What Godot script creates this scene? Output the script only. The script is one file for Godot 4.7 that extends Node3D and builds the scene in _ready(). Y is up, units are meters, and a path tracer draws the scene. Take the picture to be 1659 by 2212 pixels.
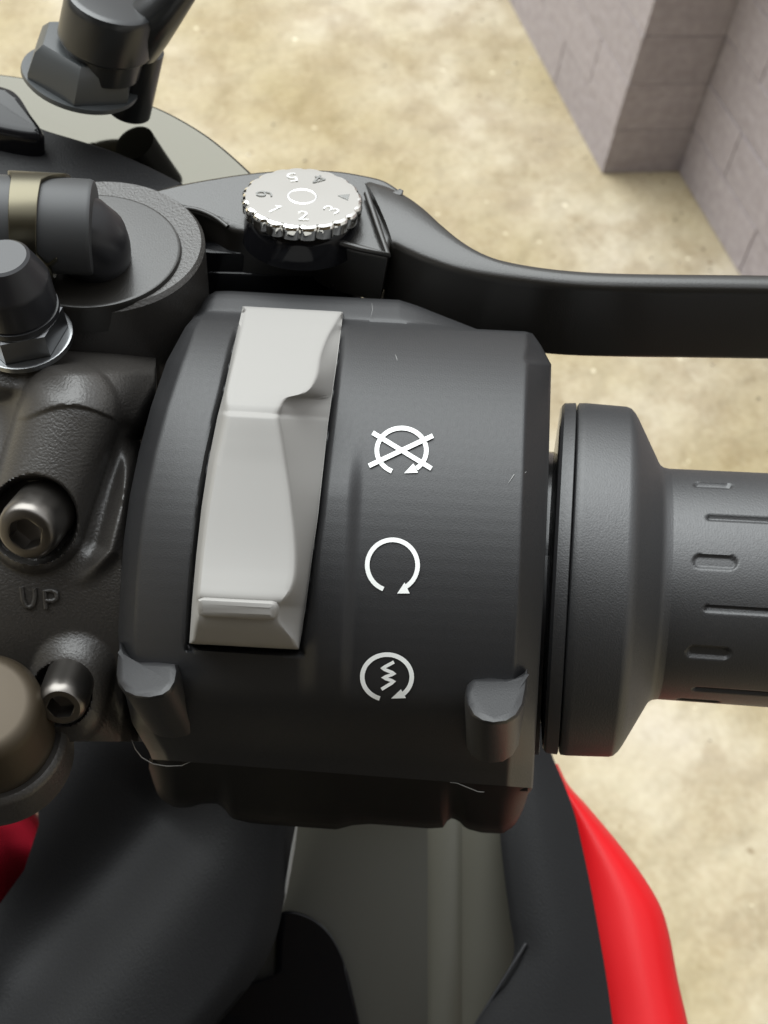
extends Node3D
# Close-up of the right handlebar controls of a motorcycle over a concrete floor, beside a painted brick pier and wall.

const FOCAL := 3039.0          # focal length in pixels of a 1659 x 2212 picture (vertical field of view 40 degrees)
const REACH := 200.0           # millimetres from the lens to the handlebar axis
var frame: Transform3D         # handlebar frame: x along the bar, z towards the rider's eye
var eye: Vector3
var base := Vector3.ZERO       # origin of the thing being built, in the handlebar frame
var M := {}
var up := Vector3.ZERO         # the world's up in the handlebar frame
var taken := {}

# ------------------------------------------------------------------ places
func P(px: float, py: float, n: float) -> Vector3:
	var d := (REACH - n) * 0.001
	return Vector3((px - 829.5) / FOCAL * d, (1106.0 - py) / FOCAL * d, n * 0.001)

func on_floor(px: float, py: float) -> Vector3:
	var d := frame.basis * Vector3((px - 829.5) / FOCAL, (1106.0 - py) / FOCAL, -1.0)
	return eye + d * (eye.y / -d.y)

# piecewise linear table: [[x, y], ...]
func tab(t: Array, x: float) -> float:
	if x <= t[0][0]:
		return t[0][1]
	for i in range(1, t.size()):
		if x <= t[i][0]:
			var k: float = (x - t[i - 1][0]) / (t[i][0] - t[i - 1][0])
			return lerpf(t[i - 1][1], t[i][1], k)
	return t[-1][1]

# smooth table (Catmull-Rom)
func curve(t: Array, x: float) -> float:
	var n := t.size()
	if x <= t[0][0]:
		return t[0][1]
	for i in range(1, n):
		if x <= t[i][0]:
			var h: float = t[i][0] - t[i - 1][0]
			var k: float = (x - t[i - 1][0]) / h
			var y0: float = t[i - 1][1]
			var y1: float = t[i][1]
			var m := (y1 - y0) / h
			var m0 := m
			var m1 := m
			if i >= 2:
				m0 = (y1 - t[i - 2][1]) / (t[i][0] - t[i - 2][0])
			if i + 1 < n:
				m1 = (t[i + 1][1] - y0) / (t[i + 1][0] - t[i - 1][0])
			var k2 := k * k
			var k3 := k2 * k
			return (2 * k3 - 3 * k2 + 1) * y0 + (k3 - 2 * k2 + k) * h * m0 + (-2 * k3 + 3 * k2) * y1 + (k3 - k2) * h * m1
	return t[-1][1]

func smax(a: float, b: float, k: float) -> float:
	var h := maxf(k - absf(a - b), 0.0) / k
	return maxf(a, b) + h * h * k * 0.25

# ------------------------------------------------------------------ triangle soups
func grid(rows: Array, wrap := false) -> PackedVector3Array:
	var out := PackedVector3Array()
	for i in rows.size() - 1:
		var a: PackedVector3Array = rows[i]
		var b: PackedVector3Array = rows[i + 1]
		var n := a.size()
		for j in (n if wrap else n - 1):
			var k := (j + 1) % n
			for t in [[a[j], b[k], a[k]], [a[j], b[j], b[k]]]:
				if not (t[0].is_equal_approx(t[1]) or t[1].is_equal_approx(t[2]) or t[0].is_equal_approx(t[2])):
					out.append(t[0]); out.append(t[1]); out.append(t[2])
	return out

func flipped(s: PackedVector3Array) -> PackedVector3Array:
	var o := s.duplicate()
	for i in range(0, o.size(), 3):
		var v := o[i + 1]
		o[i + 1] = o[i + 2]
		o[i + 2] = v
	return o

# turn the faces outwards from a middle point
func outward(s: PackedVector3Array, c: Vector3) -> PackedVector3Array:
	var sum := 0.0
	for i in range(0, s.size(), 3):
		var nn := (s[i + 2] - s[i]).cross(s[i + 1] - s[i])
		sum += nn.dot((s[i] + s[i + 1] + s[i + 2]) / 3.0 - c)
	return s if sum >= 0.0 else flipped(s)

func middle(s: PackedVector3Array) -> Vector3:
	var c := Vector3.ZERO
	for v in s:
		c += v
	return c / maxf(1.0, s.size())

func across(axis: Vector3) -> Array:
	var a := axis.normalized()
	var u := Vector3.RIGHT if absf(a.x) < 0.8 else Vector3.UP
	u = (u - a * u.dot(a)).normalized()
	return [u, a.cross(u).normalized(), a]

# profile: [along, radius] in millimetres; shape(theta) scales the radius
func lathe(profile: Array, at: Vector3, axis: Vector3, segs := 48, phase := 0.0, lobes := 0.0) -> PackedVector3Array:
	var b := across(axis)
	var rows := []
	for q in profile:
		var row := PackedVector3Array()
		for j in segs:
			var th := TAU * j / segs + phase
			var r: float = q[1] * 0.001
			if lobes > 0.0:
				r *= 1.0 - 0.055 * pow(1.0 - absf(sin(th * lobes)), 2.0)
			row.append(at + b[2] * (q[0] * 0.001) + (b[0] * cos(th) + b[1] * sin(th)) * r)
		rows.append(row)
	var s := grid(rows, true)
	return outward(s, middle(s))

func tube(path: Array, radius: Array, segs := 20, flat := 1.0, caps := true) -> PackedVector3Array:
	var rows := []
	var u := Vector3.ZERO
	for i in path.size():
		var d: Vector3 = (path[mini(i + 1, path.size() - 1)] - path[maxi(i - 1, 0)]).normalized()
		if u == Vector3.ZERO:
			u = Vector3.BACK - d * d.z
			if u.length() < 0.2:
				u = Vector3.UP - d * d.y
		u = (u - d * u.dot(d)).normalized()
		var w := d.cross(u)
		var r: float = radius[mini(i, radius.size() - 1)] * 0.001
		if caps and i == 0:
			rows.append(ring(path[i], u, w, 0.0, segs, flat))
		rows.append(ring(path[i], u, w, r, segs, flat))
		if caps and i == path.size() - 1:
			rows.append(ring(path[i], u, w, 0.0, segs, flat))
	return grid(rows, true)

func ring(c: Vector3, u: Vector3, w: Vector3, r: float, segs: int, flat: float) -> PackedVector3Array:
	var o := PackedVector3Array()
	for j in segs:
		var th := TAU * j / segs
		o.append(c + u * (cos(th) * r * flat) + w * (sin(th) * r))
	return o

# a solid with the outline POLY, swept by EXT, its visible edge rounded
func prism(poly: PackedVector3Array, ext: Vector3, bevel := 0.0006) -> PackedVector3Array:
	var n := poly.size()
	var nor := Vector3.ZERO
	for i in n:
		nor += poly[i].cross(poly[(i + 1) % n])
	nor = nor.normalized()
	var down := ext.normalized()
	var flat := PackedVector2Array()
	var b := across(nor)
	for v in poly:
		flat.append(Vector2(v.dot(b[0]), v.dot(b[1])))
	var inset := PackedVector3Array()
	for i in n:
		var e0 := (poly[i] - poly[(i + n - 1) % n]).normalized()
		var e1 := (poly[(i + 1) % n] - poly[i]).normalized()
		var n0 := nor.cross(e0)
		var n1 := nor.cross(e1)
		var m := (n0 + n1)
		m = m.normalized() if m.length() > 0.01 else n0
		inset.append(poly[i] + m * (bevel / maxf(0.45, m.dot(n0))))
	var cap := PackedVector3Array()
	var ix := Geometry2D.triangulate_polygon(flat)
	for i in range(0, ix.size(), 3):
		cap.append(inset[ix[i]]); cap.append(inset[ix[i + 1]]); cap.append(inset[ix[i + 2]])
	var rows := []
	var mid := PackedVector3Array()
	var low := PackedVector3Array()
	var far := PackedVector3Array()
	for i in n:
		mid.append(poly[i] + (inset[i] - poly[i]) * 0.3 + down * bevel * 0.3)
		low.append(poly[i] + down * bevel)
		far.append(poly[i] + ext)
	rows = [inset, mid, low, far]
	var side := grid(rows, true)
	var back := PackedVector3Array()
	for i in range(0, ix.size(), 3):
		back.append(far[ix[i]]); back.append(far[ix[i + 1]]); back.append(far[ix[i + 2]])
	var c := middle(poly) + ext * 0.5
	return outward(cap, c) + outward(side, c) + outward(back, c)

func box(c: Vector3, x: Vector3, y: Vector3, z: Vector3, bevel: float) -> PackedVector3Array:
	var poly := PackedVector3Array([c - x - y + z, c + x - y + z, c + x + y + z, c - x + y + z])
	return prism(poly, -2.0 * z, bevel)

# smooth normals between faces that meet at less than CREASE degrees
func finish(soup: PackedVector3Array, crease: float) -> ArrayMesh:
	var n := soup.size()
	var verts := PackedVector3Array()
	verts.resize(n)
	var fn := PackedVector3Array()
	fn.resize(n / 3)
	var near := {}
	for f in n / 3:
		var a := soup[f * 3]
		var b := soup[f * 3 + 1]
		var c := soup[f * 3 + 2]
		fn[f] = (c - a).cross(b - a)
		for v in 3:
			var p := soup[f * 3 + v]
			verts[f * 3 + v] = p - base
			var key := Vector3i((p * 200000.0).round())
			if near.has(key):
				near[key].append(f)
			else:
				near[key] = PackedInt32Array([f])
	var unit := PackedVector3Array()
	unit.resize(n / 3)
	for f in n / 3:
		unit[f] = fn[f].normalized()
	var lim := cos(deg_to_rad(crease))
	var normals := PackedVector3Array()
	normals.resize(n)
	for f in n / 3:
		for v in 3:
			var key := Vector3i((soup[f * 3 + v] * 200000.0).round())
			var s := Vector3.ZERO
			for g in near[key]:
				if unit[g].dot(unit[f]) > lim:
					s += fn[g]
			normals[f * 3 + v] = s.normalized() if s.length_squared() > 0.0 else unit[f]
	var arrays := []
	arrays.resize(Mesh.ARRAY_MAX)
	arrays[Mesh.ARRAY_VERTEX] = verts
	arrays[Mesh.ARRAY_NORMAL] = normals
	var m := ArrayMesh.new()
	m.add_surface_from_arrays(Mesh.PRIMITIVE_TRIANGLES, arrays)
	return m

# ------------------------------------------------------------------ things and parts
func numbered(called: String) -> String:
	taken[called] = taken.get(called, 0) + 1
	return called if taken[called] == 1 else "%s_%03d" % [called, taken[called] - 1]

func thing(called: String, at: Vector3, label: String, category: String, group := "") -> Node3D:
	var o := Node3D.new()
	o.name = numbered(called)
	add_child(o)
	base = at
	o.transform = frame * Transform3D(Basis.IDENTITY, at)
	o.set_meta("label", label)
	o.set_meta("category", category)
	if group:
		o.set_meta("group", group)
	return o

func part(called: String, soup: PackedVector3Array, mat: Material, parent: Node, crease := 38.0) -> MeshInstance3D:
	var o := MeshInstance3D.new()
	o.name = called
	o.mesh = finish(soup, crease)
	o.material_override = mat
	parent.add_child(o, true)
	return o

# ------------------------------------------------------------------ materials
func noise_normal(freq: float, strength: float, seed_: int, size := 256) -> NoiseTexture2D:
	var f := FastNoiseLite.new()
	f.noise_type = FastNoiseLite.TYPE_SIMPLEX_SMOOTH
	f.seed = seed_
	f.frequency = freq
	f.fractal_octaves = 3
	var t := NoiseTexture2D.new()
	t.width = size
	t.height = size
	t.seamless = true
	t.as_normal_map = true
	t.bump_strength = strength
	t.noise = f
	return t

func mat(called: String, linear: Color, rough: float, metal := 0.0, spec := 0.5) -> StandardMaterial3D:
	var m := StandardMaterial3D.new()
	m.resource_name = called
	m.albedo_color = linear.linear_to_srgb()
	m.roughness = rough
	m.metallic = metal
	m.metallic_specular = spec
	m.uv1_triplanar = true
	M[called] = m
	return m

func grain(m: StandardMaterial3D, tex: Texture2D, per_metre: float, amount: float) -> void:
	m.normal_enabled = true
	m.normal_texture = tex
	m.normal_scale = amount
	m.uv1_scale = Vector3.ONE * per_metre

func concrete() -> ImageTexture:
	var size := 1024
	var layers := []
	for k in [[0.0035, 11, 5], [0.014, 12, 5], [0.16, 13, 3]]:
		var f := FastNoiseLite.new()
		f.noise_type = FastNoiseLite.TYPE_SIMPLEX_SMOOTH
		f.frequency = k[0]
		f.seed = k[1]
		f.fractal_octaves = k[2]
		layers.append(f.get_seamless_image(size, size).get_data())
	var a: PackedByteArray = layers[0]
	var b: PackedByteArray = layers[1]
	var c: PackedByteArray = layers[2]
	var data := PackedByteArray()
	data.resize(size * size * 3)
	for i in size * size:
		var v := (a[i] - 128) * 0.13 + (b[i] - 128) * 0.06 + (c[i] - 128) * 0.06
		var w := (a[i] - 128) * 0.06
		v += 6.0 * smoothstep(134.0, 158.0, a[i] * 0.6 + b[i] * 0.4) - 5.0 * smoothstep(124.0, 92.0, b[i] * 0.8 + c[i] * 0.2)
		data[i * 3] = clampi(int(FLOOR_RGB.x + v * 0.9), 0, 255)
		data[i * 3 + 1] = clampi(int(FLOOR_RGB.y + v * 1.02), 0, 255)
		data[i * 3 + 2] = clampi(int(FLOOR_RGB.z + v * 1.1 + w), 0, 255)
	var im := Image.create_from_data(size, size, false, Image.FORMAT_RGB8, data)
	var rng := RandomNumberGenerator.new()
	rng.seed = 5
	for k in 620:
		var x := rng.randi_range(6, size - 8)
		var y := rng.randi_range(6, size - 8)
		var r := rng.randf()
		var dark := rng.randf() < 0.6
		var tone := Color8(118, 100, 72) if dark else Color8(246, 238, 212)
		var rad := 0.7 + 2.3 * r * r * r
		for yy in range(-3, 4):
			for xx in range(-3, 4):
				var q := Vector2(xx * rng.randf_range(0.7, 1.3), yy).length()
				if q < rad:
					im.set_pixel(x + xx, y + yy, im.get_pixel(x + xx, y + yy).lerp(tone, 0.75 * (1.0 - q / rad * 0.5)))
	im.generate_mipmaps()
	return ImageTexture.create_from_image(im)

const FLOOR_RGB := Vector3(163, 150, 124)

func materials() -> void:
	var fine := noise_normal(0.09, 6.0, 3)
	var cast := noise_normal(0.06, 8.0, 4)
	grain(mat("switch plastic", Color(0.011, 0.011, 0.012), 0.5, 0.0, 0.55), fine, 170.0, 0.13)
	grain(mat("shaded switch plastic", Color(0.0045, 0.0045, 0.005), 0.55, 0.0, 0.28), fine, 170.0, 0.13)  # darker copy of the switch plastic, shade put into its colour
	grain(mat("rubber", Color(0.016, 0.016, 0.017), 0.5, 0.0, 0.9), fine, 130.0, 0.15)
	var worn := NoiseTexture2D.new()
	var wf := FastNoiseLite.new()
	wf.seed = 31
	wf.frequency = 0.03
	wf.fractal_octaves = 5
	worn.noise = wf
	worn.width = 256
	worn.height = 256
	worn.seamless = true
	var ramp := Gradient.new()
	ramp.set_color(0, Color(0.9, 0.9, 0.9))
	ramp.set_color(1, Color(1, 1, 1))
	worn.color_ramp = ramp
	for k in ["switch plastic", "rubber"]:
		var sm: StandardMaterial3D = M[k]
		sm.roughness_texture = worn
		sm.roughness = 0.54
	mat("switch grey", Color(0.285, 0.276, 0.262), 0.55, 0.0, 0.3)
	mat("white print", Color(0.80, 0.81, 0.79), 0.5)
	grain(mat("cast paint", Color(0.030, 0.027, 0.024), 0.42, 0.0, 0.6), cast, 130.0, 0.25)
	var lp: StandardMaterial3D
	grain(mat("lever paint", Color(0.013, 0.0115, 0.0095), 0.38, 0.0, 0.5), fine, 120.0, 0.1)
	lp = M["lever paint"]
	lp.clearcoat_enabled = true
	lp.clearcoat = 0.25
	lp.clearcoat_roughness = 0.18
	mat("chrome", Color(0.93, 0.92, 0.88), 0.05, 1.0)
	mat("engraving", Color(0.86, 0.86, 0.86), 0.35, 1.0)
	mat("dark engraving", Color(0.30, 0.30, 0.29), 0.4, 1.0)
	mat("bolt steel", Color(0.17, 0.158, 0.145), 0.34, 1.0)
	mat("bronze cap", Color(0.052, 0.039, 0.024), 0.5, 0.5)
	mat("clamp steel", Color(0.11, 0.10, 0.072), 0.34, 1.0)
	mat("black gloss", Color(0.005, 0.005, 0.006), 0.12, 0.0, 0.35)
	mat("dark mirror", Color(0.072, 0.069, 0.058), 0.06, 1.0)
	mat("olive reflection", Color(0.042, 0.04, 0.031), 0.34, 0.0, 0.6)  # olive reflection of the surroundings put into the panel's colour
	grain(mat("tank matte", Color(0.008, 0.008, 0.0085), 0.52, 0.0, 0.28), fine, 80.0, 0.16)
	mat("red paint", Color(0.62, 0.006, 0.010), 0.35, 0.0, 0.35)
	mat("shaded red", Color(0.13, 0.005, 0.010), 0.22, 1.0)  # dark copy of the red paint, shade put into its colour
	mat("hose rubber", Color(0.035, 0.036, 0.037), 0.5)
	mat("cap rubber", Color(0.012, 0.012, 0.014), 0.35)
	mat("zinc", Color(0.24, 0.245, 0.25), 0.28, 1.0)
	mat("mirror paint", Color(0.045, 0.05, 0.052), 0.4, 0.0, 0.7)
	mat("mirror black", Color(0.012, 0.013, 0.014), 0.3, 0.0, 0.6)
	mat("scuff and glint", Color(0.32, 0.32, 0.31), 0.35)  # pale tone for real scuffs and for painted glints
	mat("reflected_band", Color(0.10, 0.096, 0.076), 0.4)  # pale tone of the bands that imitate a reflection
	mat("inner collar", Color(0.02, 0.02, 0.02), 0.2, 0.0, 0.6)
	var fl := mat("concrete", Color(1, 1, 1), 0.75)
	fl.albedo_texture = concrete()
	fl.uv1_world_triplanar = true
	fl.uv1_scale = Vector3.ONE * 0.55
	fl.normal_enabled = true
	fl.normal_texture = noise_normal(0.05, 4.0, 9, 512)
	fl.normal_scale = 0.4
	var br := noise_normal(0.03, 5.0, 21)
	var blotch := NoiseTexture2D.new()
	var bf := FastNoiseLite.new()
	bf.seed = 41
	bf.frequency = 0.02
	bf.fractal_octaves = 5
	blotch.noise = bf
	blotch.seamless = true
	blotch.width = 512
	blotch.height = 512
	var tones := Gradient.new()
	tones.set_color(0, Color(0.86, 0.85, 0.85))
	tones.set_color(1, Color(1, 1, 1))
	blotch.color_ramp = tones
	for k in 3:
		var w := mat("painted brick %d" % k, [Color(0.40, 0.362, 0.374), Color(0.39, 0.352, 0.364), Color(0.41, 0.37, 0.382)][k], 0.62)
		grain(w, br, 5.0, 0.22)
		w.uv1_world_triplanar = true
		w.albedo_texture = blotch
	mat("light blocker", Color(0.12, 0.105, 0.09), 0.8)
	mat("painted mortar", Color(0.37, 0.33, 0.355), 0.7)

# ------------------------------------------------------------------ setting
func build_floor() -> void:
	var o := MeshInstance3D.new()
	o.name = "garage_floor"
	var pl := PlaneMesh.new()
	pl.size = Vector2(14, 14)
	o.mesh = pl
	o.material_override = M["concrete"]
	o.set_meta("kind", "structure")
	o.set_meta("label", "bare beige concrete floor with dark specks under everything")
	add_child(o)

func build_grit() -> void:
	var rng := RandomNumberGenerator.new()
	rng.seed = 19
	var st := SphereMesh.new()
	st.radius = 0.5
	st.height = 1.0
	st.radial_segments = 7
	st.rings = 4
	var g := StandardMaterial3D.new()
	g.vertex_color_use_as_albedo = true
	g.roughness = 0.9
	st.material = g
	var mm := MultiMesh.new()
	mm.transform_format = MultiMesh.TRANSFORM_3D
	mm.use_colors = true
	mm.mesh = st
	var c := on_floor(1300, 376)
	var d := on_floor(1466, 372)
	var v := (d - c).normalized()
	var u := Vector3(-v.z, 0, v.x)
	var spots := []
	for k in 150:
		spots.append(Vector3(rng.randf_range(-1.3, 1.2), 0, rng.randf_range(-2.7, -0.4)))
	for k in 60:
		spots.append(c - u * rng.randf_range(0.0, 1.2) - v * absf(rng.randfn(0.0, 0.05)) - v * 0.01)
	for k in 50:
		spots.append(d + u * rng.randf_range(0.0, 0.9) - v * absf(rng.randfn(0.0, 0.05)) - v * 0.01)
	mm.instance_count = spots.size()
	for k in spots.size():
		var s := rng.randf_range(0.0012, 0.0034) * (1.6 if rng.randf() < 0.12 else 1.0)
		var b := Basis.from_euler(Vector3(0, rng.randf() * TAU, 0)).scaled(Vector3(s * rng.randf_range(0.8, 1.8), s * 0.6, s))
		mm.set_instance_transform(k, Transform3D(b, spots[k] + Vector3(0, s * 0.2, 0)))
		var t := rng.randf()
		mm.set_instance_color(k, Color(0.07, 0.055, 0.04) if t < 0.7 else (Color(0.2, 0.15, 0.10) if t < 0.85 else Color(0.6, 0.57, 0.5)))
	var o := MultiMeshInstance3D.new()
	o.name = "floor_grit"
	o.multimesh = mm
	o.set_meta("kind", "stuff")
	o.set_meta("label", "loose dark grit scattered over the beige concrete floor")
	o.set_meta("category", "grit")
	add_child(o)

func build_light_blockers() -> void:
	# unseen roof and wall, added to keep daylight off surfaces facing the seat
	base = Vector3.ZERO
	for q in [["added_roof", Vector3(0, 2.55, 3.55), Vector3(3.6, 0.06, 2.7), "unseen dark roof added behind the rider to block light"], ["added_back_wall", Vector3(0, 1.25, 6.2), Vector3(3.6, 1.25, 0.06), "unseen dark wall added behind the rider to block light"]]:
		var o := MeshInstance3D.new()
		o.name = q[0]
		var h: Vector3 = q[2]
		o.mesh = finish(box(Vector3.ZERO, Vector3(h.x, 0, 0), Vector3(0, h.y, 0), Vector3(0, 0, h.z), 0.01), 30.0)
		o.position = q[1]
		o.material_override = M["light blocker"]
		o.set_meta("kind", "structure")
		o.set_meta("label", q[3])
		add_child(o)

func brick_mesh(size: Vector3) -> ArrayMesh:
	base = Vector3.ZERO
	var h := size * 0.5
	return finish(box(Vector3.ZERO, Vector3(h.x, 0, 0), Vector3(0, h.y, 0), Vector3(0, 0, h.z), 0.0014) , 30.0)

func masonry(called: String, label: String, at: Vector3, along: Vector3, out: Vector3, length: float, thick: float, courses: int) -> void:
	# bricks run from AT in the direction ALONG; OUT is the face that shows
	var root := Node3D.new()
	root.name = called
	add_child(root)
	root.transform = Transform3D(Basis(along, Vector3.UP, along.cross(Vector3.UP)), at)
	root.set_meta("label", label)
	root.set_meta("category", "brick wall" if called == "brick_wall" else "brick pier")
	var side := signf(out.dot(along.cross(Vector3.UP)))
	var pitch := 0.24
	var course := 0.0765
	var joint := 0.003
	var full := brick_mesh(Vector3(pitch - joint, course - 0.001, thick))
	var half := brick_mesh(Vector3(pitch * 0.5 - joint, course - 0.001, thick))
	var core := MeshInstance3D.new()
	var cm := BoxMesh.new()
	cm.size = Vector3(length - 0.006, courses * course, thick - 0.0036)
	core.mesh = cm
	core.name = "mortar"
	core.position = Vector3(length * 0.5, courses * course * 0.5, -side * thick * 0.5)
	core.material_override = M["painted mortar"]
	root.add_child(core, true)
	var rng := RandomNumberGenerator.new()
	rng.seed = 77 + courses + int(length * 10)
	for c in courses:
		var x := 0.0
		var first := c % 2 == 1
		while x < length - 0.02:
			var w := pitch * 0.5 if first or x + pitch > length + 0.01 else pitch
			first = false
			var b := MeshInstance3D.new()
			b.name = "brick"
			b.mesh = full if w == pitch else half
			b.material_override = M["painted brick %d" % rng.randi_range(0, 2)]
			b.position = Vector3(x + w * 0.5, (c + 0.5) * course, -side * thick * 0.5 + rng.randf_range(-0.0008, 0.0008))
			b.rotation = Vector3(0, rng.randf_range(-0.003, 0.003), rng.randf_range(-0.004, 0.004))
			root.add_child(b, true)
			x += w

func build_walls() -> void:
	var c := on_floor(1300, 376)
	var d := on_floor(1466, 372)
	var v := (d - c)
	var th := v.length()
	v = v.normalized()
	var u := Vector3(-v.z, 0, v.x)
	if u.z < 0.0:
		u = -u
	# the pier's long face runs away from its corner, the wall towards the rider
	masonry("brick_pier", "mauve painted brick pier standing proud of the wall, its end face in shade", c, -u, -v, 1.68, th - 0.001, 18)
	masonry("brick_wall", "mauve painted brick wall set back behind the projecting pier", d - u * 0.24, u, -v, 1.92, 0.11, 18)

# ------------------------------------------------------------------ handlebar controls
var barrel := []

func make_barrel() -> void:
	# height of the switch body above the bar axis for every picture row: a cylinder of 34 mm round the bar
	for k in 60:
		var ph := deg_to_rad(lerpf(78.0, -78.0, k / 59.0))
		var n := 35.5 * cos(ph) - 1.0
		var y := 1240.0 - 35.5 * sin(ph) * FOCAL / (REACH - n)
		barrel.append([y, n])

func surf(px: float, py: float) -> float:
	# the switch body's front face
	var yy := py - (px - 800.0) * 0.055
	var n := tab(barrel, yy)
	if yy > 1480.0:
		var k := (yy - 1480.0) / 300.0
		n = lerpf(n, tab(barrel, 1480.0) - 27.0 * k, smoothstep(0.0, 0.55, k))
	n += 0.0071 * (px - 900.0)
	n -= 3.4 * pow(clampf((470.0 - px) / 210.0, 0.0, 1.0), 2.0)
	var rise := smoothstep(930.0, 1080.0, py) * (1.0 - smoothstep(1420.0, 1560.0, py))
	n += 1.1 * rise * (1.0 - smoothstep(742.0, 778.0, px + (py - 1200.0) * 0.05)) * smoothstep(640.0, 690.0, px)
	return n

const LEFT_OUT := [[640, 462], [652, 436], [680, 424], [705, 416], [725, 400], [800, 360], [900, 326], [1000, 300], [1100, 280], [1200, 267], [1300, 260], [1400, 255], [1500, 262], [1600, 285], [1660, 322], [1700, 338]]
const RIGHT_OUT := [[640, 1080], [705, 1150], [730, 1168], [770, 1190], [1000, 1184], [1200, 1176], [1400, 1165], [1640, 1152], [1700, 1148]]

func build_switch() -> void:
	var t := thing("switch_housing", P(700, 1240, 0), "black plastic switch housing with three white engine symbols clamped on the handlebar", "switch")
	# upper shell
	var ys := []
	var y := 706.0
	while y < 1672.0:
		ys.append(y)
		y += 6.0 if y > 780.0 else 4.0
	ys.append(1676.0)
	var lip := [[430, 652], [440, 640], [462, 629], [500, 629], [700, 640], [862, 648], [900, 660], [1030, 711], [1135, 716], [1195, 730]]
	var rows := []
	var lip_rows := [[-0.02, -16.0], [0.0, -2.0], [0.0, 0.6], [0.05, 2.4], [0.12, 3.4], [0.3, 4.6], [0.55, 6.0], [0.66, 6.6], [0.74, 7.0], [0.82, 7.6], [0.91, 8.6], [1.0, 12.0]]
	var total := lip_rows.size() + ys.size()
	for i in total:
		var row := PackedVector3Array()
		var yy: float = 706.0
		var s := 1.0
		if i < lip_rows.size():
			s = lip_rows[i][0]
		else:
			yy = ys[i - lip_rows.size()]
		var xl := tab(LEFT_OUT, yy)
		var xr := tab(RIGHT_OUT, yy)
		if i < lip_rows.size():
			xl = tab([[0.0, 466], [0.08, 446], [0.25, 432], [0.6, 424], [1.0, 415]], s)
			xr = 1150.0
		var wl := lerpf(20.0, 34.0, clampf((yy - 706.0) / 90.0, 0, 1))
		var wr := 52.0 if yy > 760.0 else lerpf(16.0, 52.0, clampf((yy - 706.0) / 54.0, 0, 1))
		var us := [[xl + 12.0, -22.0], [xl + 2.0, -9.0], [xl, -5.4], [xl + wl * 0.5, -2.3], [xl + wl - 3.0, -0.45], [xl + wl, -0.12], [xl + wl + 5.0, 0.0]]
		var x0 := xl + wl + 5.0
		var x1 := xr - wr - 4.0
		for k in range(1, 170):
			us.append([lerpf(x0, x1, k / 170.0), 0.0])
		us += [[xr - wr - 4.0, 0.0], [xr - wr, -0.12], [xr - wr + 5.0, -0.7], [xr - wr * 0.5, -3.6], [xr - 4.0, -6.8], [xr, -8.2], [xr + 1.0, -12.0], [xr - 4.0, -24.0]]
		for q in us:
			var px: float = q[0]
			var py: float
			var n: float
			if i < lip_rows.size():
				py = lerpf(tab(lip, px), 706.0 + (px - 800.0) * 0.045, s)
				var full := tab(lip, px) < 690.0
				n = lip_rows[i][1] + 0.0071 * (px - 900.0)
				if not full:
					n = minf(n, 6.5 + 0.0071 * (px - 900.0)) if i > 1 else n
				n = lerpf(minf(n, surf(px, 712.0)), surf(px, py), smoothstep(0.66, 1.0, s))
			else:
				py = yy + (px - 800.0) * lerpf(0.045, 0.076, clampf((yy - 900.0) / 760.0, 0, 1))
				n = surf(px, py)
			row.append(P(px, py, n + q[1] - slot(px, py)))
		rows.append(row)
	part("upper_shell", outward(grid(rows), P(700, 1240, -10)), M["switch plastic"], t, 50.0)
	# lower shell below the seam
	rows = []
	var foot := [[322, 1660], [338, 1712], [352, 1730], [380, 1745], [410, 1744], [436, 1736], [470, 1736], [484, 1746], [500, 1768], [540, 1778], [640, 1786], [728, 1792], [760, 1783], [800, 1780], [925, 1790], [957, 1788], [964, 1775], [975, 1768], [990, 1772], [1006, 1790], [1040, 1799], [1085, 1801], [1110, 1785], [1128, 1755], [1142, 1712], [1150, 1680]]
	for i in 12:
		var k := i / 11.0
		var row := PackedVector3Array()
		for j in 91:
			var x := lerpf(322.0, 1150.0, j / 90.0)
			var top := 1674.0 + (x - 800.0) * 0.076
			var xx := x
			var bottom := maxf(tab(foot, x), top + 2.0)
			var edge := minf(x - 322.0, 1150.0 - x)
			var n := lerpf(10.0, -12.0, k) + 0.0071 * (x - 900.0) - 6.0 * pow(1.0 - clampf(edge / 60.0, 0, 1), 2.0)
			n -= 3.0 * pow(maxf(0.0, (k - 0.8) / 0.2), 2.0)
			row.append(P(xx, lerpf(top, bottom, minf(k, 1.0)), n if i < 11 else n - 26.0))
		rows.append(row)
	part("lower_shell", outward(grid(rows), P(700, 1600, -40)), M["shaded switch plastic"], t, 50.0)
	# dark joint between the shells
	rows = []
	for k in [[-6.0, -3.5], [8.0, -3.5]]:
		var row := PackedVector3Array()
		for j in 40:
			var x := lerpf(330.0, 1140.0, j / 39.0)
			row.append(P(x, 1676.0 + (x - 800.0) * 0.076 + k[0], 5.0 + 0.0071 * (x - 900.0)))
		rows.append(row)
	part("joint_gasket", grid(rows), M["cap rubber"], t)
	# two screw bosses whose flat ends catch the light
	var ext := Vector3(0.0008, -0.0072, -0.0150)
	var sets := [
		[[258, 1380], [268, 1402], [282, 1420], [300, 1426], [340, 1426], [380, 1430], [384, 1446], [380, 1470], [368, 1490], [350, 1502], [320, 1508], [290, 1505], [266, 1494], [252, 1474], [248, 1452], [251, 1416]],
		[[1142, 1436], [1130, 1450], [1112, 1461], [1092, 1463], [1060, 1460], [1022, 1463], [1009, 1474], [1004, 1496], [1008, 1522], [1020, 1544], [1040, 1557], [1066, 1562], [1096, 1558], [1118, 1544], [1132, 1520], [1138, 1490]]]
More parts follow.
